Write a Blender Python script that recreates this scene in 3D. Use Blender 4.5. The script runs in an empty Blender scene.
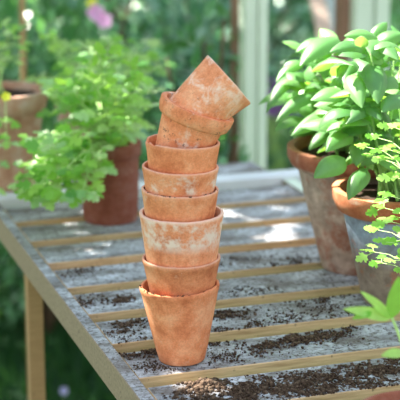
import bpy, bmesh, math, random
import numpy as np
from mathutils import Vector, Matrix, noise
rnd = random.Random(7)
S = bpy.context.scene
COL = S.collection

# ------------------------------------------------------------------ camera
FPX = 1500.0
PITCH = math.atan(400 / FPX)
YAW = math.radians(18.6)
TOP = 0.75                       # table top height
CAMZ = TOP + 0.70
cp, sp = math.cos(PITCH), math.sin(PITCH)
Fh = Vector((math.sin(YAW), math.cos(YAW), 0))      # horizontal forward
Rv = Vector((math.cos(YAW), -math.sin(YAW), 0))     # camera right
Fd = Fh * cp + Vector((0, 0, -sp))
Up = Fh * sp + Vector((0, 0, cp))
cam_d = bpy.data.cameras.new('camera')
cam = bpy.data.objects.new('camera', cam_d)
COL.objects.link(cam)
cam_d.sensor_width = 36
cam_d.lens = 36 * FPX / 400
cam_d.clip_start = 0.05
cam_d.dof.use_dof = True
cam_d.dof.focus_distance = 1.91
cam_d.dof.aperture_fstop = 6.3
M3 = Matrix((Rv, Up, -Fd)).transposed()
cam.matrix_world = Matrix.Translation((0, 0, CAMZ)) @ M3.to_4x4()
S.camera = cam

# ------------------------------------------------------------------ light
w = bpy.data.worlds.new('world')
S.world = w
w.use_nodes = True
nt = w.node_tree
nt.nodes.clear()
wo = nt.nodes.new('ShaderNodeOutputWorld')
bg = nt.nodes.new('ShaderNodeBackground')
tc = nt.nodes.new('ShaderNodeTexCoord')
sx = nt.nodes.new('ShaderNodeSeparateXYZ')
rp = nt.nodes.new('ShaderNodeValToRGB')
rp.color_ramp.elements[0].position = 0.0
rp.color_ramp.elements[0].color = (0.70, 0.72, 0.62, 1)
rp.color_ramp.elements[1].position = 0.8
rp.color_ramp.elements[1].color = (0.62, 0.80, 1.0, 1)
e = rp.color_ramp.elements.new(0.25)
e.color = (1.0, 1.0, 0.98, 1)
nt.links.new(tc.outputs['Generated'], sx.inputs[0])
nt.links.new(sx.outputs['Z'], rp.inputs[0])
nt.links.new(rp.outputs[0], bg.inputs[0])
nt.links.new(bg.outputs[0], wo.inputs[0])
bg.inputs[1].default_value = 1.0

SUN_AZ, SUN_EL = math.radians(-58), math.radians(50)   # beyond the table, a little left of the view axis
sh = (Fh * math.cos(SUN_AZ) + Rv * math.sin(SUN_AZ))
SUNV = (sh * math.cos(SUN_EL) + Vector((0, 0, math.sin(SUN_EL)))).normalized()   # towards the sun
sd = bpy.data.lights.new('sun', 'SUN')
sd.energy = 19
sd.angle = math.radians(0.6)
sd.color = (1.0, 0.93, 0.82)
so = bpy.data.objects.new('sun', sd)
COL.objects.link(so)
so.location = SUNV * 10
so.rotation_euler = SUNV.to_track_quat('Z', 'Y').to_euler()
S.view_settings.view_transform = 'Standard'
S.view_settings.look = 'None'
S.view_settings.gamma = 1
S.view_settings.use_curve_mapping = False
S.view_settings.exposure = 0.59

# ------------------------------------------------------------------ helpers
CP = Vector((0, 0, CAMZ))
def ray(px, py): return Rv * ((px - 200) / FPX) + Up * ((200 - py) / FPX) + Fd
def gp(px, py, z=TOP):                    # point at a height
    d = ray(px, py)
    return CP + d * ((z - CAMZ) / d.z)
def dp(px, py, zc): return CP + ray(px, py) * zc   # point at a depth
def sp_(px, py, s):                       # point on an upright plane at forward distance s
    d = ray(px, py)
    return CP + d * (s / d.dot(Fh))
def rs(r, s, z): return Rv * r + Fh * s + Vector((0, 0, z))
def depth(p): return (p - CP).dot(Fd)

def tag(o, label=None, cat=None, group=None, kind=None):
    if label: o['label'] = label
    if cat: o['category'] = cat
    if group: o['group'] = group
    if kind: o['kind'] = kind
    return o
def empty(name, loc):
    o = bpy.data.objects.new(name, None)
    o.empty_display_size = 0.02
    o.location = loc
    COL.objects.link(o)
    return o
class MB:
    def __init__(s): s.v, s.f, s.m = [], [], []
    def add(s, vs, fs, mi=0):
        n = len(s.v)
        s.v.extend(vs)
        s.f.extend([tuple(i + n for i in f) for f in fs])
        s.m.extend([mi] * len(fs))
    def build(s, name, mats, parent=None, smooth=True, loc=None, origin=None):
        me = bpy.data.meshes.new(name)
        org = Vector(origin) if origin is not None else (parent.location.copy() if parent is not None and loc is None else Vector((0, 0, 0)))
        me.from_pydata([tuple(Vector(v) - org) for v in s.v], [], s.f)
        if not isinstance(mats, (list, tuple)): mats = [mats]
        for m in mats: me.materials.append(m)
        me.polygons.foreach_set('material_index', s.m)
        me.polygons.foreach_set('use_smooth', [smooth] * len(s.f))
        me.update()
        o = bpy.data.objects.new(name, me)
        COL.objects.link(o)
        if parent is not None: o.parent = parent
        elif origin is not None: o.location = org
        return o
    def box(s, c, h, mi=0, bev=0.0, rot=None, top=None):
        # axis-aligned box with chamfered long edges; material `top` for the upper face
        cx, cy, cz = c; hx, hy, hz = h; b = bev
        pts = []
        for z, k in ((-hz, b), (-hz + b, 0), (hz - b, 0), (hz, b)):
            for sx_, sy_ in ((-1, -1), (1, -1), (1, 1), (-1, 1)):
                v = Vector((sx_ * (hx - k), sy_ * (hy - k), z))
                if rot is not None: v = rot @ v
                pts.append((cx + v.x, cy + v.y, cz + v.z))
        fs = [(3, 2, 1, 0)]
        for l in range(3):
            for i in range(4):
                j = (i + 1) % 4
                fs.append((l * 4 + i, l * 4 + j, (l + 1) * 4 + j, (l + 1) * 4 + i))
        s.add(pts, fs, mi)
        s.add(pts, [], mi)
        s.add([pts[12], pts[13], pts[14], pts[15]], [(0, 1, 2, 3)], mi if top is None else top)
    def tube(s, pts, rads, n=6, mi=0):
        pts = [Vector(p) for p in pts]
        vs = []
        for i, p in enumerate(pts):
            t = (pts[min(i + 1, len(pts) - 1)] - pts[max(i - 1, 0)]).normalized()
            a = t.orthogonal().normalized()
            if i and abs(t.dot(prev)) < .99: a = (prev - t * prev.dot(t)).normalized()
            prev = a
            b = t.cross(a)
            r = rads if not hasattr(rads, '__len__') else rads[i]
            for k in range(n):
                an = 2 * math.pi * k / n
                vs.append(tuple(p + a * math.cos(an) * r + b * math.sin(an) * r))
        fs = []
        for i in range(len(pts) - 1):
            for k in range(n):
                fs.append((i * n + k, i * n + (k + 1) % n, (i + 1) * n + (k + 1) % n, (i + 1) * n + k))
        fs.append(tuple(range(n - 1, -1, -1)))
        fs.append(tuple(range((len(pts) - 1) * n, len(pts) * n)))
        s.add(vs, fs, mi)

# ------------------------------------------------------------------ materials
def newmat(name):
    m = bpy.data.materials.new(name)
    m.use_nodes = True
    t = m.node_tree
    p = t.nodes['Principled BSDF']
    return m, t, p
def N(t, typ, **k):
    n = t.nodes.new(typ)
    for a, v in k.items(): setattr(n, a, v)
    return n
def tex(t, scale, detail=4, rough=.6, vec=None, off=(0, 0, 0), stretch=(1, 1, 1), coord='Object', dist=0.0):
    c = N(t, 'ShaderNodeTexCoord'); mp = N(t, 'ShaderNodeMapping')
    mp.inputs['Location'].default_value = off
    mp.inputs['Scale'].default_value = stretch
    t.links.new(c.outputs[coord], mp.inputs[0])
    n = N(t, 'ShaderNodeTexNoise')
    n.inputs['Scale'].default_value = scale
    n.inputs['Detail'].default_value = detail
    n.inputs['Roughness'].default_value = rough
    n.inputs['Distortion'].default_value = dist
    t.links.new(mp.outputs[0], n.inputs['Vector'])
    return n.outputs['Fac']
def ramp(t, fac, stops):
    r = N(t, 'ShaderNodeValToRGB')
    while len(r.color_ramp.elements) < len(stops): r.color_ramp.elements.new(.5)
    for el, (p, c) in zip(r.color_ramp.elements, stops):
        el.position = p
        el.color = (c, c, c, 1) if not hasattr(c, '__len__') else (*c, 1)
    t.links.new(fac, r.inputs[0])
    return r.outputs[0]
def mix(t, f, a, b):
    m = N(t, 'ShaderNodeMix', data_type='RGBA')
    for sock, v in ((m.inputs[0], f), (m.inputs[6], a), (m.inputs[7], b)):
        if hasattr(v, 'is_linked') or hasattr(v, 'links'): t.links.new(v, sock)
        elif hasattr(v, '__len__'): sock.default_value = (*v, 1)
        else: sock.default_value = v
    return m.outputs[2]
def bump(t, p, h, strength=.3, dist=.002):
    b = N(t, 'ShaderNodeBump')
    b.inputs['Strength'].default_value = strength
    b.inputs['Distance'].default_value = dist
    t.links.new(h, b.inputs['Height'])
    t.links.new(b.outputs[0], p.inputs['Normal'])

def terracotta(name, base, pale=0.5, dirt=0.5, seed=0, palecol=(.80, .66, .58), extra=None, extra_at=.5, dark=(.10, .06, .04), pscale=24, zpale=None, edge=None, collar=None):
    m, t, p = newmat(name)
    o = (seed * 3.1, seed * 1.7, seed * 2.3)
    b2 = (base[0] * .76, base[1] * .62, base[2] * .56)
    b3 = (min(1, base[0] * 1.10), base[1] * 1.40, base[2] * 1.65)
    c = ramp(t, tex(t, 26, 8, .72, off=o), [(.36, b2), (.5, base), (.63, b3)])
    # fine grain
    g = ramp(t, tex(t, 420, 3, .7, off=o), [(.38, .68), (.6, 1.12)])
    mm = N(t, 'ShaderNodeMix', data_type='RGBA', blend_type='MULTIPLY'); mm.inputs[0].default_value = .35
    t.links.new(c, mm.inputs[6]); t.links.new(g, mm.inputs[7]); c = mm.outputs[2]
    lo = .67 - .19 * pale
    pf = ramp(t, tex(t, pscale, 7, .68, off=(o[1], o[2], o[0]), dist=.4), [(lo, 0.0), (lo + .11, .85)])
    if zpale:                                        # a band of lime bloom at a height of the pot
        tcn = N(t, 'ShaderNodeTexCoord'); sz = N(t, 'ShaderNodeSeparateXYZ')
        t.links.new(tcn.outputs['Object'], sz.inputs[0])
        rr = ramp(t, sz.outputs['Z'], [(max(0, zpale[0] - .012), 0.0), (zpale[0], 1.0), (zpale[1], 1.0), (zpale[1] + .006, 0.0)])
        n2 = ramp(t, tex(t, 38, 7, .7, off=(o[2], o[0], o[1])), [(zpale[2], 0.0), (zpale[2] + .14, .9)])
        mu = N(t, 'ShaderNodeMath', operation='MULTIPLY')
        t.links.new(rr, mu.inputs[0]); t.links.new(n2, mu.inputs[1])
        mx = N(t, 'ShaderNodeMath', operation='MAXIMUM')
        t.links.new(pf, mx.inputs[0]); t.links.new(mu.outputs[0], mx.inputs[1]); pf = mx.outputs[0]
    c = mix(t, pf, c, palecol)
    if edge:                                         # worn, limy edge of the rim
        te = N(t, 'ShaderNodeTexCoord'); se = N(t, 'ShaderNodeSeparateXYZ')
        t.links.new(te.outputs['Object'], se.inputs[0])
        re_ = ramp(t, se.outputs['Z'], [(edge - .0022, 0.0), (edge - .0004, .55)])
        c = mix(t, re_, c, (.86, .70, .60))
    if collar:                                       # body below the collar wears a crust, collar stays bare clay
        te = N(t, 'ShaderNodeTexCoord'); se = N(t, 'ShaderNodeSeparateXYZ')
        t.links.new(te.outputs['Object'], se.inputs[0])
        k = ramp(t, se.outputs['Z'], [(collar[0] - .002, 1.0), (collar[0], 0.0)])
        low = ramp(t, se.outputs['Z'], [(0.0, collar[2]), (collar[0] * .45, collar[2]), (collar[0] * .8, collar[1])])
        nb = ramp(t, tex(t, 34, 8, .75, off=(o[2], 4, o[1])), [(.36, .55), (.5, 1.0), (.66, 1.5)])
        mb_ = N(t, 'ShaderNodeMix', data_type='RGBA', blend_type='MULTIPLY'); mb_.inputs[0].default_value = .85
        t.links.new(low, mb_.inputs[6]); t.links.new(nb, mb_.inputs[7])
        cov = ramp(t, tex(t, 15, 7, .7, off=(o[0], 8, o[1])), [(collar[3], .12), (collar[3] + .12, .92)])
        mu = N(t, 'ShaderNodeMath', operation='MULTIPLY')
        t.links.new(k, mu.inputs[0]); t.links.new(cov, mu.inputs[1])
        c = mix(t, mu.outputs[0], c, mb_.outputs[2])
    if extra:
        ef = ramp(t, tex(t, 16, 6, .7, off=(o[2] + 4, o[0], o[1])), [(extra_at, 0.0), (extra_at + .12, .9)])
        c = mix(t, ef, c, extra)
    dl = .73 - .14 * dirt
    df = ramp(t, tex(t, 75, 6, .75, off=(o[0] + 9, o[2], o[1])), [(dl, 0.0), (dl + .06, .85)])
    c = mix(t, df, c, dark)
    t.links.new(c, p.inputs['Base Color'])
    p.inputs['Roughness'].default_value = .85
    p.inputs['Specular IOR Level'].default_value = .25
    bump(t, p, tex(t, 260, 5, .7, off=o), .35, .0012)
    return m

def leafmat(name, cols, trans=.45, rough=.38, spec=.5, tcol=None, scale=60):
    m, t, p = newmat(name)
    g = N(t, 'ShaderNodeNewGeometry')
    c = ramp(t, g.outputs['Random Per Island'], [(i / max(1, len(cols) - 1), k) for i, k in enumerate(cols)])
    v = ramp(t, tex(t, scale, 3, .6), [(.3, .8), (.7, 1.1)])
    mm = N(t, 'ShaderNodeMix', data_type='RGBA', blend_type='MULTIPLY'); mm.inputs[0].default_value = .8
    t.links.new(c, mm.inputs[6]); t.links.new(v, mm.inputs[7]); c = mm.outputs[2]
    t.links.new(c, p.inputs['Base Color'])
    p.inputs['Roughness'].default_value = rough
    p.inputs['Specular IOR Level'].default_value = spec
    tr = N(t, 'ShaderNodeBsdfTranslucent')
    hs = N(t, 'ShaderNodeMix', data_type='RGBA', blend_type='MIX'); hs.inputs[0].default_value = .55
    t.links.new(c, hs.inputs[6]); hs.inputs[7].default_value = (*(tcol or (.55, .85, .08)), 1)
    t.links.new(hs.outputs[2], tr.inputs[0])
    ms = N(t, 'ShaderNodeMixShader'); ms.inputs[0].default_value = trans
    t.links.new(p.outputs[0], ms.inputs[1]); t.links.new(tr.outputs[0], ms.inputs[2])
    t.links.new(ms.outputs[0], t.nodes['Material Output'].inputs[0])
    return m
def plain(name, col, rough=.7, spec=.3, var=.15, scale=30, stretch=(1, 1, 1)):
    m, t, p = newmat(name)
    c = ramp(t, tex(t, scale, 4, .6, stretch=stretch), [(.3, tuple(x * (1 - var) for x in col)), (.7, tuple(min(1, x * (1 + var)) for x in col))])
    t.links.new(c, p.inputs['Base Color'])
    p.inputs['Roughness'].default_value = rough
    p.inputs['Specular IOR Level'].default_value = spec
    return m

def wood_top():
    m, t, p = newmat('weathered_grey_wood')
    grain = tex(t, 14, 6, .65, stretch=(1.2, 22, 22))
    c = ramp(t, grain, [(.25, (.20, .21, .235)), (.5, (.37, .39, .43)), (.75, (.56, .58, .65))])
    bloom = ramp(t, tex(t, 9, 6, .65, off=(3, 1, 0), coord='Object', stretch=(1, 2.2, 1)), [(.46, 0.0), (.60, .75)])
    c = mix(t, bloom, c, (.70, .74, .82))
    stain = ramp(t, tex(t, 11, 7, .7, off=(7, 3, 0), stretch=(1, 2.0, 1)), [(.46, 0.0), (.60, .8)])
    c = mix(t, stain, c, (.15, .13, .12))
    speck = ramp(t, tex(t, 150, 6, .8, off=(1, 8, 0)), [(.50, 0.0), (.58, .85)])
    c = mix(t, speck, c, (.085, .06, .045))
    t.links.new(c, p.inputs['Base Color'])
    p.inputs['Roughness'].default_value = .6
    p.inputs['Specular IOR Level'].default_value = .35
    bump(t, p, grain, .35, .002)
    return m
def wood_side(name='ochre_wood', a=(.44, .28, .15), b=(.72, .51, .31)):
    m, t, p = newmat(name)
    grain = tex(t, 16, 6, .65, stretch=(1.2, 14, 14))
    c = ramp(t, grain, [(.3, a), (.65, b)])
    speck = ramp(t, tex(t, 90, 5, .75), [(.62, 0.0), (.68, .8)])
    c = mix(t, speck, c, (.12, .08, .05))
    t.links.new(c, p.inputs['Base Color'])
    p.inputs['Roughness'].default_value = .75
    bump(t, p, grain, .3, .001)
    return m
MT_TOP, MT_SIDE = wood_top(), wood_side()
MT_RAIL = wood_side('brown_rail_wood', (.20, .15, .10), (.34, .26, .18))
MT_LEG = wood_side('orange_leg_wood', (.34, .20, .09), (.44, .27, .13))
def soilmat():
    m, t, p = newmat('dark_soil')
    g = N(t, 'ShaderNodeNewGeometry')
    c = ramp(t, g.outputs['Random Per Island'], [(0, (.035, .022, .016)), (.6, (.085, .055, .038)), (1, (.17, .12, .085))])
    t.links.new(c, p.inputs['Base Color'])
    p.inputs['Roughness'].default_value = .95
    p.inputs['Specular IOR Level'].default_value = .1
    return m
MT_SOIL = soilmat()
MT_SOILBED = plain('pot_soil', (.045, .03, .022), .95, .1, .4, 200)
MT_SAGE = plain('sage_green_paint', (.72, .83, .70), .5, .35, .04, 8)

# ------------------------------------------------------------------ ground
def lawn():
    m, t, p = newmat('lawn_painted_shade')
    c = ramp(t, tex(t, 2.2, 6, .65), [(.35, (.010, .045, .016)), (.55, (.02, .075, .025)), (.75, (.045, .12, .04))])  # dark greens: shade put into the lawn colour
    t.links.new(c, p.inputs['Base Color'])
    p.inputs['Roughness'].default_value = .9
    b = MB()
    n = 24
    pts = []
    for j in range(n + 1):
        for i in range(n + 1):
            x, y = -9 + 18 * i / n, -2 + 18 * j / n
            q = Fh * y + Rv * x
            pts.append((q.x, q.y, .012 * noise.noise(Vector((q.x * 1.3, q.y * 1.3, 0)))))
    fs = [(j * (n + 1) + i, j * (n + 1) + i + 1, (j + 1) * (n + 1) + i + 1, (j + 1) * (n + 1) + i) for j in range(n) for i in range(n)]
    b.add(pts, fs)
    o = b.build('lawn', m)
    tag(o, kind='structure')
    g = MB()
    r = random.Random(3)
    for k in range(9000):
        s = 2.6 + 3.6 * r.random() ** 1.1
        x = -s * .16 + s * .17 * r.random() * 1.3
        q = rs(x - .05, s, 0)
        h = .03 + .05 * r.random(); a = r.random() * 6.28; wv = Vector((math.cos(a), math.sin(a), 0)) * .004
        ln = Vector((r.gauss(0, .02), r.gauss(0, .02), 0))
        g.add([tuple(q - wv), tuple(q + wv), tuple(q + wv * .7 + ln * .4 + Vector((0, 0, h * .6))), tuple(q - wv * .7 + ln * .4 + Vector((0, 0, h * .6))), tuple(q + ln + Vector((0, 0, h)))],
              [(0, 1, 2, 3), (3, 2, 4)])
    gm = leafmat('grass_painted_shade', [(.008, .05, .014), (.02, .085, .025), (.04, .12, .035)], .25, .6, .2, (.1, .3, .04))  # blades darkened too, shade put into their colour
    tag(g.build('grass', gm), 'short grass of the lawn beneath the table, coloured dark for shade', 'grass', kind='stuff')
lawn()

# ------------------------------------------------------------------ table
Y0 = gp(220, 332).y              # front edge of one slat
PITCHY, SLW, SLT = .1262, .092, .021
XL = (gp(144.5, 378).x + gp(148, 383).x) / 2 - .0005   # inner face of the left rail, refined below
a1, a2 = gp(0, 221), gp(141, 400)
XLO = (a1.x + a2.x) / 2
RW, RH = .019, .042
XLI = XLO + RW
XRI = gp(283, 181).x
b2_ = gp(268.7, 171)
XRI = (XRI + b2_.x) / 2
XRO = XRI + .026
YF = Y0 + PITCHY * 6 + .004      # front of the far end board
YN = Y0 - PITCHY * 6 - .04
def build_table():
    t = empty('slatted_table', ((XLO + XRO) / 2, (YF + YN) / 2, 0))
    tag(t, 'weathered grey slatted wooden potting table scattered with soil under all the pots', 'table')
    r = random.Random(5)
    def mk(name, c, h, mats, top=None, bev=.0012, rot=None):
        b = MB(); b.box(c, h, 0, bev, rot, top)
        # centre the mesh on its own origin so every board carries its own grain
        o = b.build(name, mats, None, smooth=False, origin=c)
        o.location = Vector(c) - t.location
        o.parent = t
        return o
    for n in range(-6, 6):
        y = Y0 + n * PITCHY + SLW / 2
        rot = Matrix.Rotation(r.gauss(0, .002), 3, 'Z')
        mk('slat', ((XLI + XRI) / 2, y, TOP - SLT / 2 + r.uniform(-.0008, .0008)), ((XRI - XLI) / 2 - .0006, SLW / 2, SLT / 2), [MT_SIDE, MT_TOP], 1, rot=rot)
    mk('side_rail', (XLO + RW / 2, (YF + YN) / 2 + .09, TOP - RH / 2 + .001), (RW / 2, (YF - YN) / 2 + .09, RH / 2), [MT_RAIL, MT_TOP], 1)
    mk('side_rail', (XRI + (XRO - XRI) / 2, (YF + YN) / 2, TOP - RH / 2 + .001), ((XRO - XRI) / 2, (YF - YN) / 2 - .001, RH / 2), [MT_RAIL, MT_SAGE], 1)
    mk('end_board', ((XLI + XRO) / 2 + .02, YF + .022, TOP - .014 + .008), ((XRO - XLI) / 2 + .02, .022, .014), [MT_PALE, MT_PALE], 1)
    for n in range(0, 1):
        mk('slat', ((XLI + XRI) / 2, YF + .10 + n * PITCHY + SLW / 2 - .03, TOP - SLT / 2), ((XRI - XLI) / 2, SLW / 2, SLT / 2), [MT_SIDE, MT_TOP], 1)
    mk('cross_bearer', ((XLI + XRI) / 2 , YN + .02, TOP - SLT - .022), ((XRI - XLI) / 2 - .001, .015, .02), [MT_SIDE])
    for yy in (Y0 + .36,  YF + .1):
        mk('cross_bearer', ((XLI + XRI) / 2, yy, TOP - SLT - .0225), ((XRI - XLI) / 2 - .001, .015, .0205), [MT_SIDE])
    pl = gp(24, 262, TOP - .045)
    for (x, y) in ((XLI + .014, pl.y + .01), (XLI + .0165, YN + .052), (XRI - .018, YF - .03), (XRI - .018, YN + .052)):
        mk('leg', (x, y, (TOP - SLT - .001) / 2), (.0125, .0125, (TOP - SLT - .001) / 2), [MT_LEG])
    return t
MT_PALE = plain('whitewashed_board', (.74, .78, .84), .5, .4, .12, 12, (1, 6, 1))
TABLE = build_table()

# ------------------------------------------------------------------ soil crumbs
def on_slat(x, y):
    if x < XLI or x > XRI or y > YF: return False
    k = (y - Y0) / PITCHY
    return (k - math.floor(k)) * PITCHY < SLW - .002
POTS = [(gp(182, 359), .034), (gp(356, 266), .058), (gp(394, 300), .052), (gp(112, 219), .05), (gp(4, 187), .06), (gp(84, 166), .045)]
def clear(q): return all((q.x - c.x) ** 2 + (q.y - c.y) ** 2 > k * k for c, k in POTS)
def crumb(b, c, r, rr):
    # squashed irregular lump
    pts = []
    for v in ICO_V:
        k = r * rr.uniform(.65, 1.25)
        pts.append((c.x + v[0] * k, c.y + v[1] * k, c.z + v[2] * k * .8))
    b.add(pts, ICO_F)
_bm = bmesh.new(); bmesh.ops.create_icosphere(_bm, subdivisions=1, radius=1)
_bm.verts.ensure_lookup_table()
ICO_V = [tuple(v.co) for v in _bm.verts]; ICO_F = [tuple(v.index for v in f.verts) for f in _bm.faces]
_bm.free()
def soil():
    r = random.Random(11)
    b = MB()
    # (px, py, spread along slat px, spread px, number, size mm, heap mm)
    blobs = [(335, 382, 64, 10, 7500, 1.3, 8), (250, 390, 54, 9, 6000, 1.3, 8), (185, 362, 40, 6, 1400, .8, 1), (180, 342, 50, 9, 1200, .8, 1), (200, 389, 20, 7, 1300, 2.0, 9), (385, 366, 30, 7, 1100, 1.6, 5),
             (150, 350, 45, 9, 1000, 1.2, 2), (230, 335, 30, 7, 500, 1.2, 2), (300, 340, 30, 5, 1000, 1.4, 4), (255, 352, 30, 8, 500, 1.1, 1.5),
             (330, 333, 25, 5, 400, 1.3, 2), (140, 322, 24, 5, 450, 1.3, 2), (220, 316, 22, 4, 700, 1.4, 3), (320, 302, 40, 8, 450, 1.2, 1.5),
             (120, 330, 18, 7, 300, 1.2, 1.5), (280, 319, 40, 5, 350, 1.2, 1.5), (90, 300, 20, 6, 300, 1.2, 1.5), (120, 300, 12, 4, 300, 1.3, 2), (360, 312, 30, 5, 350, 1.2, 2),
             (250, 292, 30, 5, 150, 1.1, 1), (75, 272, 20, 6, 120, 1.1, 1), (290, 262, 25, 5, 120, 1.2, 1), (230, 262, 30, 5, 120, 1.2, 1), (110, 375, 20, 8, 250, 1.2, 1.5), (130, 392, 14, 6, 250, 1.3, 2)]
    pf = gp(182, 359)
    for (px, py, sx_, sy_, n, mm_, hp) in blobs:
        for _ in range(int(n * 3.4)):
            u, v = r.gauss(0, .55), r.gauss(0, .55)
            x = px + u * sx_
            q = gp(x, py + v * sy_ - .13 * (x - px))
            if not on_slat(q.x, q.y): continue
            if not clear(q): continue
            nz = noise.noise(Vector((q.x * 38, q.y * 38, 3))) + .5 * noise.noise(Vector((q.x * 110, q.y * 110, 9)))
            if nz < -.02 and r.random() < .85: continue
            if nz < .25 and r.random() < .25: continue
            d = math.exp(-(u * u + v * v) * 1.6)
            sz = mm_ * .001 * (.28 + r.random() ** 4 * 1.6)
            crumb(b, q + Vector((0, 0, sz * .45 + r.random() * hp * .001 * d * max(0, min(1, nz * 2.2 + .3)))), sz, r)
    for _ in range(4500):       # thin scatter everywhere
        q = Vector((r.uniform(XLI, XRI), r.uniform(YN + .05, YF), TOP))
        if not on_slat(q.x, q.y) or not clear(q): continue
        sz = .001 * (.35 + r.random() ** 2 * 1.0)
        crumb(b, q + Vector((0, 0, sz * .4)), sz, r)
    tag(b.build('potting_soil', MT_SOIL), 'dark crumbly potting soil spilled over the grey slats', 'soil', kind='stuff')
soil()

# ------------------------------------------------------------------ pots
def pot_mesh(R, r0, h, wall=.0038, lip=None, seg=72, seed=0, wob=.0006, chips=(), rimnoise=0., base_t=.006):
    """lathe of a clay pot standing on z=0; lip=(height, overhang); chips=(angle, width, depth)"""
    prof = []
    def body(z): return r0 + (Rb - r0) * z / h
    if lip: Rb = R - lip[1]
    else: Rb = R
    prof += [(0.0001, .0015), (r0 * .3, .0015), (r0 * .8, .0012), (r0 - .0018, 0), (r0 - .0003, .0012)]
    hz = h - (lip[0] if lip else 0)
    for k in range(1, 7): prof.append((body(hz * k / 6.5), hz * k / 6.5))
    if lip:
        lh, lo = lip
        prof += [(body(hz) , hz - .0012), (body(hz) + lo * .7, hz), (body(hz) + lo, hz + .0015), (R - .0006, h - lh * .5), (R - .0001, h - .0016), (R - .0003, h - .0006), (R - .0012, h)]
        wt = wall + lo * .6
    else:
        prof += [(R - .0006, h - .006), (R, h - .0014), (R - .0002, h - .0005), (R - .0010, h)]
        wt = wall
    prof += [(R - wt + .0006, h), (R - wt, h - .0008)]
    if lip: prof += [(R - wt - .0008, h - lip[0])]
    for k in (5, 4, 3, 2, 1): prof.append((body(h * k / 6.) - wall * 1.0 - (0.0006 if lip else 0), h * k / 6. + .0005 if h * k / 6. > base_t else base_t + .001))
    prof += [(r0 - wall * 1.6, base_t), (r0 * .5, base_t), (.0001, base_t)]
    vs, fs = [], []
    n = len(prof)
    for i, (r, z) in enumerate(prof):
        for k in range(seg):
            a = 2 * math.pi * k / seg
            nn = noise.noise(Vector((math.cos(a) * 1.3 + seed, math.sin(a) * 1.3, z * 12)))
            rr = r * (1 + wob / R * nn * 1.6) if r > .002 else r
            zz = z
            f = max(0., (z / h - .80) / .2)
            if f > 0:
                dz = rimnoise * (noise.noise(Vector((math.cos(a) * 2.2 + seed * 2, math.sin(a) * 2.2, 5))) + .8 * noise.noise(Vector((math.cos(a) * 7, math.sin(a) * 7 + seed, 1))))
                for (ca, cw, cd) in chips:
                    da = abs((a - ca + math.pi) % (2 * math.pi) - math.pi)
                    if da < cw: dz -= cd * min(1, (1 - da / cw) * 2.2)
                zz += dz * f
            vs.append((rr * math.cos(a), rr * math.sin(a), zz))
    for i in range(n - 1):
        for k in range(seg):
            fs.append((i * seg + k, i * seg + (k + 1) % seg, (i + 1) * seg + (k + 1) % seg, (i + 1) * seg + k))
    fs.append(tuple(range(seg - 1, -1, -1)))
    fs.append(tuple(range((n - 1) * seg, n * seg)))
    return vs, fs
def put_pot(name, mat, M, parent=None, **kw):
    vs, fs = pot_mesh(**kw)
    me = bpy.data.meshes.new(name)
    me.from_pydata(vs, [], fs)
    me.materials.append(mat)
    me.polygons.foreach_set('use_smooth', [True] * len(fs))
    me.set_sharp_from_angle(angle=math.radians(38))
    me.update()
    o = bpy.data.objects.new(name, me)
    COL.objects.link(o)
    if parent is not None:
        o.parent = parent
        o.matrix_basis = Matrix.Translation(-parent.location) @ M
    else: o.matrix_world = M
    return o
CAMROT = Matrix(((Rv.x, Fh.x, 0), (Rv.y, Fh.y, 0), (0, 0, 1))).to_4x4()   # local x = camera right, y = away
def pot_frame(base, roll=0., pitch=0., spin=0.):
    """base centre; roll leans to the right of the view, pitch leans away"""
    return Matrix.Translation(base) @ CAMROT @ Matrix.Rotation(roll, 4, 'Y') @ Matrix.Rotation(-pitch, 4, 'X') @ Matrix.Rotation(spin, 4, 'Z')

base0 = gp(182, 359)
S0 = base0.dot(Fh)
def at(px, py): return sp_(px, py, S0)
def pxm(p): return FPX / depth(p)
TC = (.72, .315, .165)
stack = [  # rim centre px, rim half width px, height m, taper, colour etc.
 dict(c=(178.4, 284), hw=40.2, h=None, r0=.0305, roll=-.03, rimnoise=.0018, wall=.0042, mat=terracotta('terracotta_bottom', (.77, .285, .135), .30, .35, 1, zpale=(.005, .03, .56)),
      label='tallest plain terracotta pot with ragged soil-edged rim standing on the slats under the stack'),
 dict(c=(181.1, 256.5), hw=39.4, h=.088, tp=.20, roll=-.01, rimnoise=.0004, wall=.0035, mat=terracotta('terracotta_second', (.69, .26, .125), .22, .3, 2, edge=.088),
      label='smooth brownish terracotta pot wedged in the bottom pot, second from the table'),
 dict(c=(181.5, 211.5), hw=42.6, h=.098, tp=.14, roll=.0, rimnoise=.0006, wall=.0045, mat=terracotta('terracotta_third', (.77, .295, .15), .40, .3, 3, zpale=(.066, .094, .42), edge=.098),
      label='widest pot in the leaning stack, its upper half bleached by a white lime band'),
 dict(c=(180.2, 188), hw=38.8, h=.088, tp=.13, roll=.015, rimnoise=.0006, wall=.0035, mat=terracotta('terracotta_fourth', (.73, .275, .13), .25, .35, 4, edge=.088),
      label='plain orange pot with dark crumbs on its rim, directly above the white-banded pot'),
 dict(c=(180.5, 165.6), hw=38.3, h=.088, tp=.15, roll=.03, rimnoise=.0005, wall=.0035, mat=terracotta('terracotta_fifth', (.76, .28, .135), .3, .3, 9, zpale=(.066, .085, .52), edge=.088),
      label='terracotta pot with white scuffs near its rim, fourth counted down from the top'),
 dict(c=(183, 140.5), hw=37.2, h=.088, tp=.12, roll=.05, rimnoise=.0004, wall=.0036, chips=((math.pi * 1.03, .35, .004), (math.pi * 1.2, .15, .002)), mat=terracotta('terracotta_sixth', (.78, .29, .135), .2, .3, 6, edge=.088),
      label='orange terracotta pot with a chipped left rim, directly under the two tilted pots'),
]
crumbs = []
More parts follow.
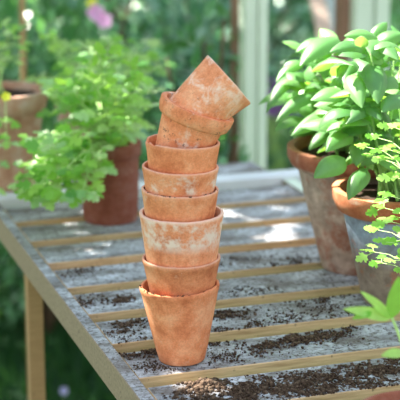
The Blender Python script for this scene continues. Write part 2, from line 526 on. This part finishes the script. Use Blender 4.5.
for i, d in enumerate(stack):
    rc = at(*d['c'])
    R = d['hw'] / pxm(rc)
    if i == 0:
        h = rc.z - TOP
        base = Vector((rc.x, rc.y, TOP)) + Rv * .0045
        base.z = TOP
        M = pot_frame(base + Vector((0, 0, .0005)), -.045 + .0, 0)
        M = pot_frame(base + Vector((0, 0, .0010)), -.03, 0)
        kw = dict(R=R, r0=d['r0'], h=h - .001)
    else:
        h = d['h']
        up = (CAMROT @ Matrix.Rotation(d['roll'], 4, 'Y')) @ Vector((0, 0, 1))
        base = rc - up * h
        M = pot_frame(base, d['roll'], 0)
        kw = dict(R=R, r0=R - d['tp'] * h, h=h)
    o = put_pot('terracotta_pot', d['mat'], M, wall=d['wall'], rimnoise=d['rimnoise'], seed=i * 1.7 + .3, chips=d.get('chips', ()), **kw)
    tag(o, d['label'], 'plant pot', 'empty terracotta pots in the leaning stack')
    if i in (0, 3):
        # crust of soil along the front of the rim
        b = MB(); r = random.Random(i)
        for k in range(90 if i == 0 else 50):
            a = r.uniform(math.pi, 2 * math.pi)
            if noise.noise(Vector((a * 3, i, 0))) < -.05: continue
            rr = R - r.uniform(.0006, .0038)
            q = Vector((rr * math.cos(a), rr * math.sin(a), kw['h'] + d['rimnoise'] * .1))
            crumb(b, q, .0011 * r.uniform(.5, 1.25), r)
        cr = b.build('soil_crust', MT_SOIL)
        cr.parent = o
# tilted lipped pot
def slant(name, mat, rim_px, axis_px, R_px, L_px, label, lift=0., **kw):
    rc = at(*rim_px)
    k = pxm(rc)
    ax = Vector(axis_px).normalized()          # image direction from base to rim (y down)
    up = (Rv * ax.x + Up * (-ax.y) + Fd * lift).normalized()
    y = (Fd - up * Fd.dot(up)).normalized(); x = y.cross(up)
    base = rc - up * (L_px / k)
    M = Matrix.Translation(base) @ Matrix((x, y, up)).transposed().to_4x4()
    o = put_pot(name, mat, M, R=R_px / k, h=L_px / k, **kw)
    tag(o, label, 'plant pot', 'empty terracotta pots in the leaning stack')
    return o, k
kk = pxm(at(198, 106))
slant('terracotta_pot', terracotta('terracotta_seventh', (.76, .275, .13), .60, 1.1, 7, edge=.0765, dark=(.12, .06, .045)), (198.0, 106.5), (.36, -.93), 38.6, 60,
      'thick-lipped terracotta pot tilted to the right with black spots below its lip', lift=-.27, r0=25 / kk, lip=(15.5 / kk, 4.2 / kk), wall=.0042, seed=4.4, rimnoise=.0003)
slant('terracotta_pot', terracotta('terracotta_top', (.78, .31, .155), .88, .8, 13, edge=.0745, palecol=(.86, .68, .58), pscale=30), (229.3, 79.3), (.745, -.667), 32.5, 59,
      'small pale-stained pot lying sideways in the mouth of the tilted pot, topmost of the stack', lift=-.035, r0=25.5 / kk, wall=.0034, seed=5.9, rimnoise=.0004)

# ------------------------------------------------------------------ leaves
def leaf(b, base, tip, width, up, fold=.25, droop=.15, nu=7, nv=4, shape='ovate', mi=0, blister=0.):
    base, tip = Vector(base), Vector(tip)
    ax = tip - base; L = ax.length; ax.normalize()
    up = Vector(up); nrm = (up - ax * up.dot(ax))
    if nrm.length < 1e-4: nrm = ax.orthogonal()
    nrm.normalize(); side = ax.cross(nrm)
    vs = []
    for i in range(nu + 1):
        u = i / nu
        if shape in ('ovate', 'dome'): wv = (math.sin(math.pi * min(1, u ** .80)) ** .70) * (1.04 - .22 * u)
        else: wv = math.sin(math.pi * u) ** .7
        wv = max(wv, .03) * width * .5
        bow = droop * L * (4 * u * (1 - u))
        for j in range(nv + 1):
            v = -1 + 2 * j / nv
            z = bow - fold * wv * (v * v if shape == 'dome' else 1 - abs(v)) + blister * math.sin(abs(v) * math.pi) * wv
            p = base + ax * (L * u) + side * (wv * v) + nrm * (z - 0 * abs(v))
            if abs(v) == 1: p += nrm * (-.10 * wv)
            vs.append(tuple(p))
    fs = [(i * (nv + 1) + j, i * (nv + 1) + j + 1, (i + 1) * (nv + 1) + j + 1, (i + 1) * (nv + 1) + j) for i in range(nu) for j in range(nv)]
    b.add(vs, fs, mi)
def lobed(b, base, tip, width, up, r, mi=0):
    """parsley / celery leaflet: three toothed lobes"""
    base, tip = Vector(base), Vector(tip)
    ax = tip - base; L = ax.length; ax.normalize()
    nrm = Vector(up) - ax * Vector(up).dot(ax)
    if nrm.length < 1e-4: nrm = ax.orthogonal()
    nrm.normalize(); side = ax.cross(nrm)
    W = width / 2
    out = [(0, 0), (.16, .30), (.20, .78), (.36, .70), (.42, 1.0), (.52, .72), (.50, .34), (.66, .60), (.78, .62), (.82, .36), (.94, .30), (1.0, 0)]
    left = [(u, v * r.uniform(.85, 1.1)) for u, v in out]
    right = [(u, -v * r.uniform(.85, 1.1)) for u, v in out[1:-1]][::-1]
    poly = left + right
    cen = base + ax * L * .45 + nrm * L * .06
    vs = [tuple(cen)]
    for u, v in poly:
        vs.append(tuple(base + ax * L * u + side * W * v + nrm * (.10 * L * math.sin(math.pi * u) - .14 * abs(v) * W + r.uniform(-.02, .02) * L)))
    n = len(poly)
    b.add(vs, [(0, 1 + i, 1 + (i + 1) % n) for i in range(n)], mi)
def bez(p0, p1, p2, n=8):
    return [Vector(p0) * (1 - t) ** 2 + Vector(p1) * 2 * t * (1 - t) + Vector(p2) * t * t for t in [i / n for i in range(n + 1)]]

# ------------------------------------------------------------------ potted plants
def potted(name, label, cat, base, R, r0, h, lip, mat, soil_drop=.014, group=None, **kw):
    root = empty(name, base)
    tag(root, label, cat, group)
    put_pot('pot', mat, pot_frame(base + Vector((0, 0, .0006))), root, R=R, r0=r0, h=h, lip=lip, wall=.006, **kw)
    b = MB(); z = base.z + h - soil_drop
    rin = R - (lip[1] if lip else 0) - .0075
    n = 40; rings = 6; r = random.Random(len(name) + int(R * 1e4))
    vs = [(base.x, base.y, z + .004)]
    for i in range(1, rings + 1):
        for k in range(n):
            a = 2 * math.pi * k / n; q = rin * i / rings
            vs.append((base.x + q * math.cos(a), base.y + q * math.sin(a), z + r.uniform(-.002, .002) + .003 * (1 - i / rings)))
    fs = [(0, 1 + k, 1 + (k + 1) % n) for k in range(n)]
    for i in range(rings - 1):
        for k in range(n): fs.append((1 + i * n + k, 1 + (i + 1) * n + k, 1 + (i + 1) * n + (k + 1) % n, 1 + i * n + (k + 1) % n))
    b.add(vs, fs)
    b.build('soil', MT_SOILBED, root)
    return root, z

M_BASIL = leafmat('basil_leaf', [(.045, .16, .045), (.085, .26, .07), (.15, .37, .11), (.26, .48, .18)], .42, .46, .95, (.50, .90, .08), 80)
M_BSTEM = plain('basil_stem', (.30, .55, .16), .5, .4)
M_PARS = leafmat('parsley_leaf', [(.14, .46, .06), (.30, .64, .10), (.48, .78, .22)], .5, .42, .4, (.65, .95, .10), 90)
M_PSTEM = plain('parsley_stem', (.42, .64, .22), .5, .4)
M_HERB = leafmat('herb_leaf', [(.08, .30, .06), (.22, .52, .07), (.42, .70, .14), (.62, .80, .42), (.24, .50, .20)], .5, .36, .5, (.55, .92, .10), 90)

rB = random.Random(21)
# --- rear basil pot
zA = gp(354, 268)
def basil_plant(root, base, z, spec, seed, nfill, region, dspan):
    r = random.Random(seed)
    f, st = MB(), MB()
    for (bx, by, tx, ty, zc0, zc1, wd, upv) in spec:
        p0, p1 = dp(bx, by, zc0), dp(tx, ty, zc1)
        u = Rv * upv[0] + Vector((0, 0, 1)) * upv[1] - Fh * upv[2]
        leaf(f, p0, p1, wd * 1.04, u, .50, .16, nu=8, nv=6, shape='dome', blister=.10)
    (cx, cy, rx, ry) = region
    for k in range(nfill):
        a = r.random() * 6.28; q = r.random() ** .5
        px, py = cx + math.cos(a) * q * rx, cy + math.sin(a) * q * ry
        zc = dspan[0] + (dspan[1] - dspan[0]) * r.random()
        p0 = dp(px, py, zc)
        an = r.random() * 6.28
        ln = r.uniform(.032, .062)
        d = Vector((math.cos(an), math.sin(an), r.uniform(-.55, .25)))
        # outer leaves point outward
        oc = Rv * math.cos(a) + Vector((0, 0, -1)) * math.sin(a) * .5
        d = (d + oc * .9 * q).normalized()
        leaf(f, p0, p0 + d * ln, ln * r.uniform(.56, .74), Vector((r.gauss(0, .35), r.gauss(0, .35), 1)), .45, r.uniform(.08, .26), shape='dome', blister=.12)
        if k % 4 == 0:
            s0 = Vector((base.x + r.gauss(0, .016), base.y + r.gauss(0, .016), z))
            st.tube(bez(s0, s0 * .5 + p0 * .5 + Vector((0, 0, .02)) + r.gauss(0, .01) * Rv, p0, 7), [.0024 - .0002 * i for i in range(8)], 6)
    st.build('stems', M_BSTEM, root)
    f.build('foliage', M_BASIL, root)
baseA = gp(356, 266); baseA.z = TOP
rootA, z1 = potted('potted_basil', 'leafy green basil in a lime-streaked brown clay pot, farther back than its blue-stained neighbour', 'potted plant',
                   baseA, .110, .054, .191, (.030, .009),
                   terracotta('aged_clay', (.36, .14, .085), .30, .3, 15, palecol=(.52, .42, .35), pscale=9, dark=(.14, .07, .05), collar=(.166, (.42, .34, .28), (.44, .33, .26), .40)), seed=2.2, wob=.001)
dA = depth(baseA)
basil_plant(rootA, baseA, z1, [
    (302, 62, 276, 82, 2.30, 2.27, .026, (-.3, 1, .3)),
    (304, 72, 266, 113, 2.27, 2.20, .030, (-.6, .6, .7)),
    (320, 94, 275, 123, 2.24, 2.18, .030, (-.3, 1, .5)),
    (345, 113, 291, 136, 2.20, 2.14, .036, (-.1, 1, .8)),
    (322, 120, 290, 104, 2.30, 2.30, .030, (-.3, 1, .3)),
    (331, 130, 309, 150, 2.26, 2.24, .026, (-.4, .8, .6)),
    (338, 38, 300, 66, 2.22, 2.16, .046, (-.4, .9, .6)),
    (330, 78, 305, 62, 2.25, 2.23, .034, (-.3, 1, .2)),
    (326, 40, 296, 52, 2.25, 2.24, .036, (-.2, 1, .4)),
    (345, 50, 318, 36, 2.32, 2.30, .036, (0, 1, .3)),
    ], 5, 95, (336, 92, 44, 50), (2.22, 2.42))

baseB = gp(394, 300); baseB.z = TOP
rootB, z2 = potted('potted_basil', 'bushy bright basil in a clay pot stained blue-grey, nearer at right edge', 'potted plant',
                   baseB, .093, .046, .168, (.031, .008),
                   terracotta('blue_stained_clay', (.46, .165, .075), .30, .35, 21, palecol=(.50, .40, .30), pscale=14, dark=(.10, .05, .035), collar=(.136, (.24, .34, .44), (.25, .22, .18), .30)), seed=7.2, wob=.0008)
# plain rim: unpainted collar of the same pot
basil_plant(rootB, baseB, z2, [
    (345, 158, 314, 178, 2.04, 2.00, .034, (-.2, .5, .9)),
    (352, 62, 344, 85, 2.10, 2.04, .030, (-.3, .7, .7)),
    (312, 72, 354, 66, 2.13, 2.06, .026, (.1, .9, -.2)),
    (378, 38, 344, 36, 2.10, 2.08, .030, (0, 1, .5)),
    (372, 44, 398, 60, 2.08, 2.02, .034, (.3, .9, .5)),
    (374, 42, 405, 34, 2.10, 2.10, .034, (.2, 1, .4)),
    (372, 40, 387, 22, 2.14, 2.16, .020, (.1, .6, .8)),
    (366, 48, 330, 52, 2.06, 2.02, .036, (-.1, 1, .5)),
    (372, 62, 378, 104, 2.06, 2.00, .036, (.1, .5, 1)),
    (350, 74, 362, 108, 2.06, 2.00, .030, (-.1, .5, 1)),
    (366, 108, 346, 124, 2.04, 2.00, .030, (-.2, 1, .4)),
    (366, 108, 381, 120, 2.04, 2.00, .026, (.3, 1, .4)),
    (366, 168, 348, 200, 2.04, 2.00, .028, (-.3, .4, 1)),
    (395, 78, 372, 88, 2.06, 2.02, .036, (0, 1, .6)),
    (402, 96, 382, 112, 2.04, 2.0, .032, (-.1, 1, .6)),
    (380, 150, 402, 176, 2.06, 2.0, .034, (.2, .5, 1)),
    (350, 132, 326, 152, 2.08, 2.02, .032, (-.2, .6, .9)),
    (356, 96, 338, 110, 2.10, 2.04, .028, (-.2, .8, .7)),
    (362, 140, 356, 166, 2.08, 2.03, .030, (-.1, .5, 1)),
    ], 6, 150, (384, 104, 46, 66), (2.02, 2.28))

# --- parsley standing nearer the camera on the right
def sprig(f, st, p0, p1, r, n=5, size=.022, bend=.03, mid=None, spread=1.0, stemr=.0013):
    mid = mid or (Vector(p0) + Vector(p1)) / 2 + Vector((0, 0, bend))
    pts = bez(p0, mid, p1, 9)
    st.tube(pts, [stemr * (1 - .06 * i) for i in range(10)], 5)
    t = (pts[-1] - pts[-2]).normalized()
    lobed(f, pts[-1] - t * .002, pts[-1] + t * size, size * 1.0, Vector((r.gauss(0, .3), r.gauss(0, .3), 1)) - Fh * .4, r)
    for k in range(n):
        i = 9 - (k // 2) * 1.6
        q = pts[max(2, int(i))]
        sd = 1 if k % 2 else -1
        s = t.cross(Vector((0, 0, 1)))
        if s.length < .05: s = Rv.copy()
        s.normalize()
        d = (t * .55 + s * sd * spread + Vector((0, 0, r.uniform(-.35, .3)))).normalized()
        l1 = size * r.uniform(.35, .7)
        st.tube([q, q + d * l1], stemr * .55, 4)
        lobed(f, q + d * l1 * .9, q + d * (l1 + size * r.uniform(.7, 1.05)), size * .95, Vector((r.gauss(0, .35), r.gauss(0, .35), 1)) - Fh * .5, r)
PC = dp(424, 417, 1.63)
baseC = Vector((PC.x, PC.y, TOP))
hC = PC.z - TOP
print('front pot h', hC, 'x', PC.x, XRI)
rootC, z3 = potted('potted_parsley', 'bright parsley in a low reddish pot at the near right corner of the table', 'potted plant',
                   baseC, .078, .050, max(.05, hC), None, terracotta('red_clay_near', (.34, .11, .07), .2, .4, 31), seed=3.3)
f, st = MB(), MB(); r = random.Random(8)
c3 = Vector((PC.x, PC.y, z3))
for (px, py, zc, n, sz) in [(374, 252, 1.93, 6, .020), (378, 230, 1.95, 5, .020), (384, 208, 1.97, 5, .018), (392, 222, 1.90, 6, .022), (396, 243, 1.88, 5, .022), (366, 147, 1.98, 6, .015), (378, 138, 1.98, 6, .016),
                        (390, 150, 1.97, 6, .018), (396, 128, 1.98, 5, .018), (372, 156, 1.98, 4, .013), (398, 178, 1.95, 6, .02), (384, 160, 1.96, 5, .016), (390, 196, 1.93, 5, .018), (382, 263, 1.9, 4, .016),
                        (430, 180, 1.85, 6, .022), (425, 250, 1.75, 6, .022), (440, 290, 1.7, 6, .022), (450, 230, 1.8, 6, .022)]:
    sprig(f, st, c3 + Vector((r.gauss(0, .015), r.gauss(0, .015), 0)) + Rv * .02, dp(px, py, zc), r, n, sz * 1.0, mid=dp(446, py + 4, zc - .03), stemr=.0010)
# the large blurred celery-like leaf nearest the lens
q0, q1 = dp(392, 318, 1.62), dp(344, 302, 1.60)
st.tube(bez(c3, c3 * .4 + q0 * .6 + Vector((0, 0, .02)), q0, 8), .0016, 6)
leaf(f, q0, dp(343, 309, 1.60), .016, Vector((0, 0, 1)) - Fh, .2, .05)
leaf(f, q0, dp(360, 291, 1.60), .012, Vector((0, 0, 1)) - Fh, .2, .05)
leaf(f, dp(372, 312, 1.61), dp(352, 319, 1.60), .010, Vector((0, 0, 1)) - Fh, .2, .05)
leaf(f, q0, dp(399, 276, 1.60), .018, Vector((0, 0, 1)) - Fh, .2, .05)
leaf(f, dp(404, 352, 1.62), dp(381, 356, 1.60), .013, Vector((0, 0, 1)) - Fh, .2, .05)
leaf(f, dp(404, 322, 1.62), dp(424, 300, 1.60), .018, Vector((0, 0, 1)) - Fh, .2, .05)
st.tube(bez(c3, c3 * .5 + dp(404, 352, 1.62) * .5, dp(404, 352, 1.62), 8), .0014, 6)
st.build('stems', M_PSTEM, rootC); f.build('foliage', M_PARS, rootC)

# --- left hand pots
M_RED = terracotta('reddish_clay', (.26, .085, .055), .45, .3, 41, palecol=(.55, .38, .30), pscale=12)
M_BRN = terracotta('brown_clay', (.55, .32, .22), .6, .2, 44, palecol=(.55, .47, .36), pscale=10)
M_PNK = terracotta('pinkish_clay', (.60, .36, .30), .45, .2, 47, palecol=(.62, .48, .42))
def herb(root, c, z, targets, r, n=5, size=.030, mat=None, stemr=.0013, bend=.04):
    f, st = MB(), MB()
    for p in targets:
        s0 = Vector((c.x, c.y, z)) + Vector((r.gauss(0, .012), r.gauss(0, .012), 0))
        sprig(f, st, s0, p, r, n, size * r.uniform(.75, 1.25), bend=bend * r.uniform(.6, 1.5), stemr=stemr)
    st.build('stems', M_PSTEM, root)
    f.build('foliage', mat or M_HERB, root)
b1 = gp(110.5, 219); b1.z = TOP
root1, zz = potted('potted_herb', 'trailing lime-green leafy herb in a small reddish clay pot, nearest behind the stack', 'potted plant', b1, .0555, .047, .138, (.024, .004), M_RED, seed=1.1)
r = random.Random(31); tg = []
for k in range(66):
    a = r.random() * 6.28; q = r.random() ** .5
    tg.append(dp(104 + 50 * math.cos(a) * q, 96 + 46 * math.sin(a) * q, r.uniform(2.42, 2.78)))
for k in range(34):
    tg.append(dp(r.uniform(26, 84), r.uniform(135, 204), r.uniform(2.36, 2.5)))
herb(root1, b1, zz, tg, r, 6, .026, stemr=.0019)
b2 = gp(4, 187); b2.z = TOP
root2, zz = potted('potted_pansy', 'large brown clay pot at the left edge with a sparse yellow-flowered plant', 'potted plant', b2, .087, .058, .185, (.036, .005), M_BRN, seed=5.1)
tg = []
for k in range(9):
    tg.append(dp(r.uniform(-45, 8), r.uniform(105, 190), r.uniform(2.52, 2.62)))
for k in range(9):
    tg.append(dp(r.uniform(-40, 34), r.uniform(30, 70), r.uniform(2.7, 2.95)))
herb(root2, b2, zz, tg, r, 4, .022)
def flower(name, parent, p, size, mat, npet=5, face=None):
    b = MB(); face = face or (-Fd + Vector((0, 0, .3)))
    face.normalize(); x = face.orthogonal().normalized(); y = face.cross(x)
    for k in range(npet):
        a = 6.28 * k / npet + .3
        d = x * math.cos(a) + y * math.sin(a) + face * .25
        leaf(b, p, p + d * size, size * .95, face, .1, .08, 5, 4, 'round')
    return b.build(name, mat, parent)
M_YEL = leafmat('yellow_petal', [(.80, .82, .05), (.85, .88, .12)], .35, .5, .2, (.9, .95, .1))
M_PINK = leafmat('pink_petal', [(.92, .42, .80), (.95, .60, .90)], .3, .5, .2, (.85, .45, .8))
M_PUR = leafmat('purple_petal', [(.16, .07, .24), (.26, .12, .36)], .3, .5, .2, (.3, .15, .45))
flower('flower', root2, dp(6, 97, 2.5), .009, M_YEL)
b3 = gp(84, 166); b3.z = TOP
root3, zz = potted('potted_herb', 'pinkish clay pot mostly hidden by leaves, behind the reddish pot on the left', 'potted plant', b3, .056, .042, .142, (.022, .004), M_PNK, seed=6.1)
tg = []
for k in range(26):
    tg.append(dp(r.uniform(30, 160), r.uniform(38, 82), r.uniform(2.85, 3.15)))
herb(root3, b3, zz, tg, r, 5, .026)

# ------------------------------------------------------------------ greenhouse frame beyond the table
def post(name, px, py, zc, wd, dpth=.045, z1=2.3, lean=0., mat=None, groove=True):
    p = dp(px, py, zc); b = MB()
    if groove:
        b.box((p.x - wd * .22, p.y, z1 / 2), (wd * .27, dpth / 2, z1 / 2), 0, .003)
        b.box((p.x + wd * .30, p.y - .008, z1 / 2), (wd * .20, dpth / 2, z1 / 2), 0, .003)
    else: b.box((p.x, p.y, z1 / 2), (wd / 2, dpth / 2, z1 / 2), 0, .003)
    return b.build(name, mat or MT_SAGE, None, smooth=False)
tag(post('trim_1', 251.5, 150, 3.45, .050), kind='structure')
tag(post('trim_2', 364, 150, 3.60, .082), kind='structure')
MT_BARK = plain('reddish_timber', (.30, .17, .12), .7, .2, .2, 20)
tag(post('trim_3', 341, 150, 3.62, .030, mat=MT_BARK, groove=False), kind='structure')
tag(post('trim_4', 235.5, 150, 3.52, .012, mat=MT_BARK, groove=False), kind='structure')
# glazed panel to the right of the broad post
def pane():
    p = dp(364, 150, 3.60)
    root = empty('window_1', (p.x + .35, p.y, 0)); tag(root, kind='structure')
    m, t, pr = newmat('window_glass')
    pr.inputs['Transmission Weight'].default_value = 1
    pr.inputs['Roughness'].default_value = .04
    pr.inputs['IOR'].default_value = 1.45
    pr.inputs['Base Color'].default_value = (.86, .93, .92, 1)
    b = MB(); b.box((p.x + .345, p.y, 1.2), (.30, .002, 1.0), 0, .0003)
    b.build('pane', m, root, smooth=False)
    b = MB(); b.box((p.x + .345, p.y, .16), (.30, .02, .038), 0, .003); b.box((p.x + .345, p.y, 2.24), (.30, .02, .038), 0, .003)
    b.build('window_frame', MT_SAGE, root, smooth=False)
pane()
# leaning boards outside
def board(name, pa, pb, wd, th, mat, label, cat):
    a, c = Vector(pa), Vector(pb)
    ax = (c - a); L = ax.length; ax.normalize()
    y = (Fh - ax * Fh.dot(ax)).normalized(); x = y.cross(ax)
    rot = Matrix((x, y, ax)).transposed()
    b = MB(); mid = (a + c) / 2
    b.box(tuple(mid), (wd / 2, th / 2, L / 2), 0, .003, rot)
    return tag(b.build(name, mat, None, smooth=False, origin=a), label, cat)
def lean(px0, py0, px1, py1, zc0, zc1):
    a, c = dp(px0, py0, zc0), dp(px1, py1, zc1)
    d = (c - a) / (c.z - a.z)
    return a - d * (a.z - .01), a + d * (1.9 - a.z)
MT_PINKW = plain('bare_pink_timber', (.62, .46, .38), .7, .2, .08, 10)
MT_GREYW = plain('grey_painted_timber', (.48, .55, .54), .6, .3, .08, 10)
pa, pb = lean(331, 60, 317, 0, 4.3, 4.42)
board('timber_plank', pa, pb, .045, .025, MT_PINKW, 'bare pinkish timber plank leaning beyond the greenhouse frame above the basil', 'plank')
pa, pb = lean(343, 60, 329, 0, 4.45, 4.57)
board('timber_plank', pa, pb, .036, .025, MT_GREYW, 'grey painted plank leaning just right of the bare pinkish one', 'plank')
# cane at the left edge
b = MB(); p = dp(20, 70, 3.3); q = dp(22, 0, 3.3)
b.tube([Vector((p.x, p.y, 0.02)), Vector((q.x, q.y, 1.0)), Vector((q.x + .01, q.y, 1.7))], .0065, 8)
b2m = b.build('bamboo_cane', plain('cane', (.42, .27, .13), .6, .3, .2, 20), None)
tag(b2m, 'thin brown cane standing upright behind the leafy herbs at the left edge', 'cane')

# ------------------------------------------------------------------ shrubs of the garden
M_SH = [leafmat('shrub_leaf_a', [(.018, .09, .04), (.05, .20, .08), (.12, .35, .15), (.26, .48, .30)], .3, .3, .7, (.25, .6, .08), 20),
        leafmat('shrub_leaf_b', [(.02, .10, .06), (.07, .23, .14), (.18, .40, .28), (.38, .58, .46)], .25, .28, .8, (.2, .5, .15), 20),
        leafmat('shrub_leaf_c', [(.015, .08, .032), (.03, .13, .05), (.05, .18, .075)], .2, .4, .4, (.1, .3, .05), 20)]
M_TRK = plain('shrub_stem', (.12, .08, .05), .8, .2)
def shrub(name, label, r0, s0, h, rx, mat, n, size, seed, zlow=.05, group='garden shrubs beyond the table', clip=None):
    r = random.Random(seed)
    c = rs(r0, s0, 0)
    root = empty(name, c); tag(root, label, 'shrub', group)
    f, st = MB(), MB()
    for k in range(9):
        a = r.random() * 6.28
        e = c + Vector((math.cos(a) * rx * .7, math.sin(a) * rx * .7, h * r.uniform(.6, .95)))
        st.tube(bez(c + Vector((r.gauss(0, .03), r.gauss(0, .03), 0)), c + Vector((math.cos(a) * rx * .2, math.sin(a) * rx * .2, h * .5)), e, 6), [.012 - .0014 * i for i in range(7)], 6)
    for k in range(n):
        v = Vector((r.gauss(0, 1), r.gauss(0, 1), r.gauss(0, 1))).normalized()
        q = r.random() ** .4
        p = c + Vector((v.x * rx * q, v.y * rx * q * .8, zlow + (h - zlow) * (.5 + .5 * v.z * q)))
        p += Vector([noise.noise(p * 2.3 + Vector((i * 7, 0, 0))) * .12 for i in range(3)])
        if p.z < .03: p.z = .03
        if clip and clip(p): continue
        d = (v + Vector((r.gauss(0, .6), r.gauss(0, .6), r.gauss(0, .6)))).normalized()
        ln = size * r.uniform(.6, 1.3)
        leaf(f, p, p + d * ln, ln * r.uniform(.42, .6), Vector((r.gauss(0, .5), r.gauss(0, .5), 1)), .2, .12, 4, 2)
    st.build('stems', M_TRK, root)
    f.build('foliage', mat, root)
    return root
SH = [
 ('bushy green shrub behind the left pots with a pink flower', -.42, 4.0, 1.02, .36, 0, 1500, .055),
 ('grey-green large-leaved shrub behind the middle of the table', -.05, 4.5, 1.05, .36, 1, 1500, .055),
 ('dark green shrub at the left edge behind the brown cane', -.72, 4.4, 1.05, .36, 0, 1200, .05),
 ('glossy shrub reaching behind the top pot beside the sage post', .12, 5.2, 1.15, .34, 1, 1500, .055),
 ('mixed green shrub farther back at upper left', -.65, 5.8, 1.1, .55, 0, 1800, .06),
 ('blue-green shrub farther back above the leaning stack', -.05, 6.4, 1.2, .55, 1, 1800, .06),
 ('tall slender shrub whose dark twigs cross the left sage post', .015, 3.38, 1.04, .13, 0, 420, .042),
 ('dark smooth shrub seen between the two sage posts', .62, 6.6, 1.25, .60, 2, 3000, .05),
 ('dark shrub seen through the window right of the basil', 1.35, 6.2, 1.15, .60, 2, 2500, .05),
 ('low dark shrub nearest the open gap beside the sage post', .50, 5.3, .50, .40, 2, 1600, .045),
]
roots = []
for i, (lb, r0, s0, h, rx, mi, n, sz) in enumerate(SH):
    roots.append(shrub('garden_shrub', lb, r0, s0, h, rx, M_SH[mi], n, sz, 50 + i))
# hedge closing the garden
def hedge():
    r = random.Random(77)
    root = empty('hedge', rs(0, 8.5, 0)); tag(root, 'tall dark clipped hedge closing the far end of the garden', 'hedge')
    f = MB()
    for k in range(9000):
        p = rs(r.uniform(-2.6, 2.6), 8.3 + r.random() * .5, r.random() * 1.7 + .02)
        d = Vector((r.gauss(0, 1), r.gauss(0, 1), r.gauss(0, 1))).normalized()
        leaf(f, p, p + d * .09, .05, Vector((r.gauss(0, .5), r.gauss(0, .5), 1)) - Fh, .2, .1, 3, 2)
    f.build('foliage', M_SH[2], root)
    b = MB()
    for k in range(8):
        q = rs(-2.4 + k * .68, 8.55, 0)
        b.tube([q, q + Vector((0, 0, 1.5))], .02, 6)
    b.build('stems', M_TRK, root)
hedge()
# flowers
for (px, py, zc, sz) in ((96, 13, 3.72, .024), (104, 21, 3.68, .023)):
    flower('flower', roots[0], dp(px, py, zc), sz, M_PINK)
flower('flower', roots[0], dp(92, 3, 3.75), .016, M_YEL)
r = random.Random(4)
pr = empty('purple_flowers', gp(274, 140, 0)); pr.location = rs(.26, 4.75, 0)
tag(pr, 'clump of purple flowers glowing low between the sage post and basil', 'flowers')
st = MB()
for k in range(26):
    b = MB()
    p = dp(r.uniform(264, 290), r.uniform(82, 116), r.uniform(4.3, 4.6))
    st.tube([pr.location + Vector((r.gauss(0, .02), r.gauss(0, .02), 0)), p], .002, 4)
    for j in range(5):
        a = j * 1.256
        leaf(b, p, p + (Rv * math.cos(a) + Up * math.sin(a)) * .022, .018, -Fh + Vector((0, 0, .4)), .1, .1, 4, 2, 'round')
    b.build('flower_head', M_PUR, pr)
st.build('stems', M_PSTEM, pr)
# a single blue daisy in the grass, lower left
fl = empty('lawn_flower', gp(64, 391, 0)); tag(fl, 'tiny pale violet flower in the dark grass at lower left', 'flower')
b = MB(); p = gp(64, 391, .05)
b.tube([Vector((p.x, p.y, 0)), p], .0012, 5); b.build('stem', M_PSTEM, fl)
flower('petals', fl, p, .011, leafmat('violet_petal', [(.5, .5, .8), (.6, .6, .9)], .3, .5, .2, (.6, .6, .9)), 7)

# ------------------------------------------------------------------ added canopy out of view, leaves aimed to shade the table
def tree():
    r = random.Random(99)
    trunk = rs(-3.2, 5.2, 0)
    root = empty('added_shade_tree', trunk); tag(root, 'unseen leafy tree added to block the sun and shade the table', 'tree')
    f, st = MB(), MB()
    st.tube([trunk, trunk + Vector((0, 0, 1.4)), trunk + Vector((.05, 0, 3.4))], [.12, .09, .05], 10)
    holes = []     # gaps left so sun spots land here: (point, radius)
    for (px, py, rad) in ((200, 384, .030), (185, 392, .018), (224, 388, .014), (292, 196, .016), (281, 190, .012), (268, 236, .016), (151, 295, .014), (215, 243, .012), (283, 206, .010), (252, 257, .012)):
        holes.append((gp(px, py), rad))
    basil = [(dp(350, 60, 2.15), .13), (dp(335, 70, 2.25), .115), (dp(385, 90, 2.1), .15), (dp(390, 40, 2.1), .12), (dp(385, 150, 2.0), .06), (dp(320, 60, 2.25), .10), (dp(232, 66, 1.9), .016), (dp(205, 62, 1.9), .014), (dp(164, 92, 1.9), .014), (dp(385, 235, 1.93), .05)]  # canopy left open here so the sun reaches basil and top pots
    herbs = [(dp(85, 85, 2.6), .19), (dp(60, 165, 2.45), .07)]
    def dist(p, c):
        w_ = p - c; w_ = w_ - SUNV * w_.dot(SUNV)
        return w_.length
    n = 0
    grid = []
    for ps in range(3):
        for i in range(44):
            for j in range(40):
                grid.append(rs(-.95 + i * .042 + r.uniform(-.02, .02), 1.35 + j * .045 + r.uniform(-.02, .02), TOP))
    while n < 4500 + len(grid):
        tgt = grid[n] if n < len(grid) else rs(r.uniform(-1.3, 1.1), r.uniform(1.2, 5.2), 0.1)
        T = r.uniform(2.2, 3.2)
        p = tgt + SUNV * (T + (TOP - tgt.z) / SUNV.z)  # leaf set up the sun ray to block light on its target
        q = p
        s = .055
        if any(dist(q, c) < rad + s * .25 for c, rad in holes): n += 1; continue
        if any(dist(q, c) < rad + s * .25 for c, rad in basil): n += 1; continue
        if any(dist(q, c) < rad for c, rad in herbs) and r.random() < .8: n += 1; continue
        d = Vector((r.gauss(0, 1), r.gauss(0, 1), r.gauss(0, .4))).normalized() * s
        leaf(f, p - d, p + d, .065, SUNV + Vector((r.gauss(0, .3), r.gauss(0, .3), r.gauss(0, .3))), .1, .05, 4, 2)
        n += 1
    for k in range(14):
        e = rs(r.uniform(-2.6, -.3), r.uniform(3.0, 5.6), r.uniform(2.7, 3.3))
        st.tube(bez(trunk + Vector((0, 0, r.uniform(1.8, 3.0))), (trunk + e) / 2 + Vector((0, 0, 2.0)), e, 8), [.035 - .003 * i for i in range(9)], 6)
    st.build('trunk', M_TRK, root)
    f.build('foliage', M_SH[0], root)
tree()
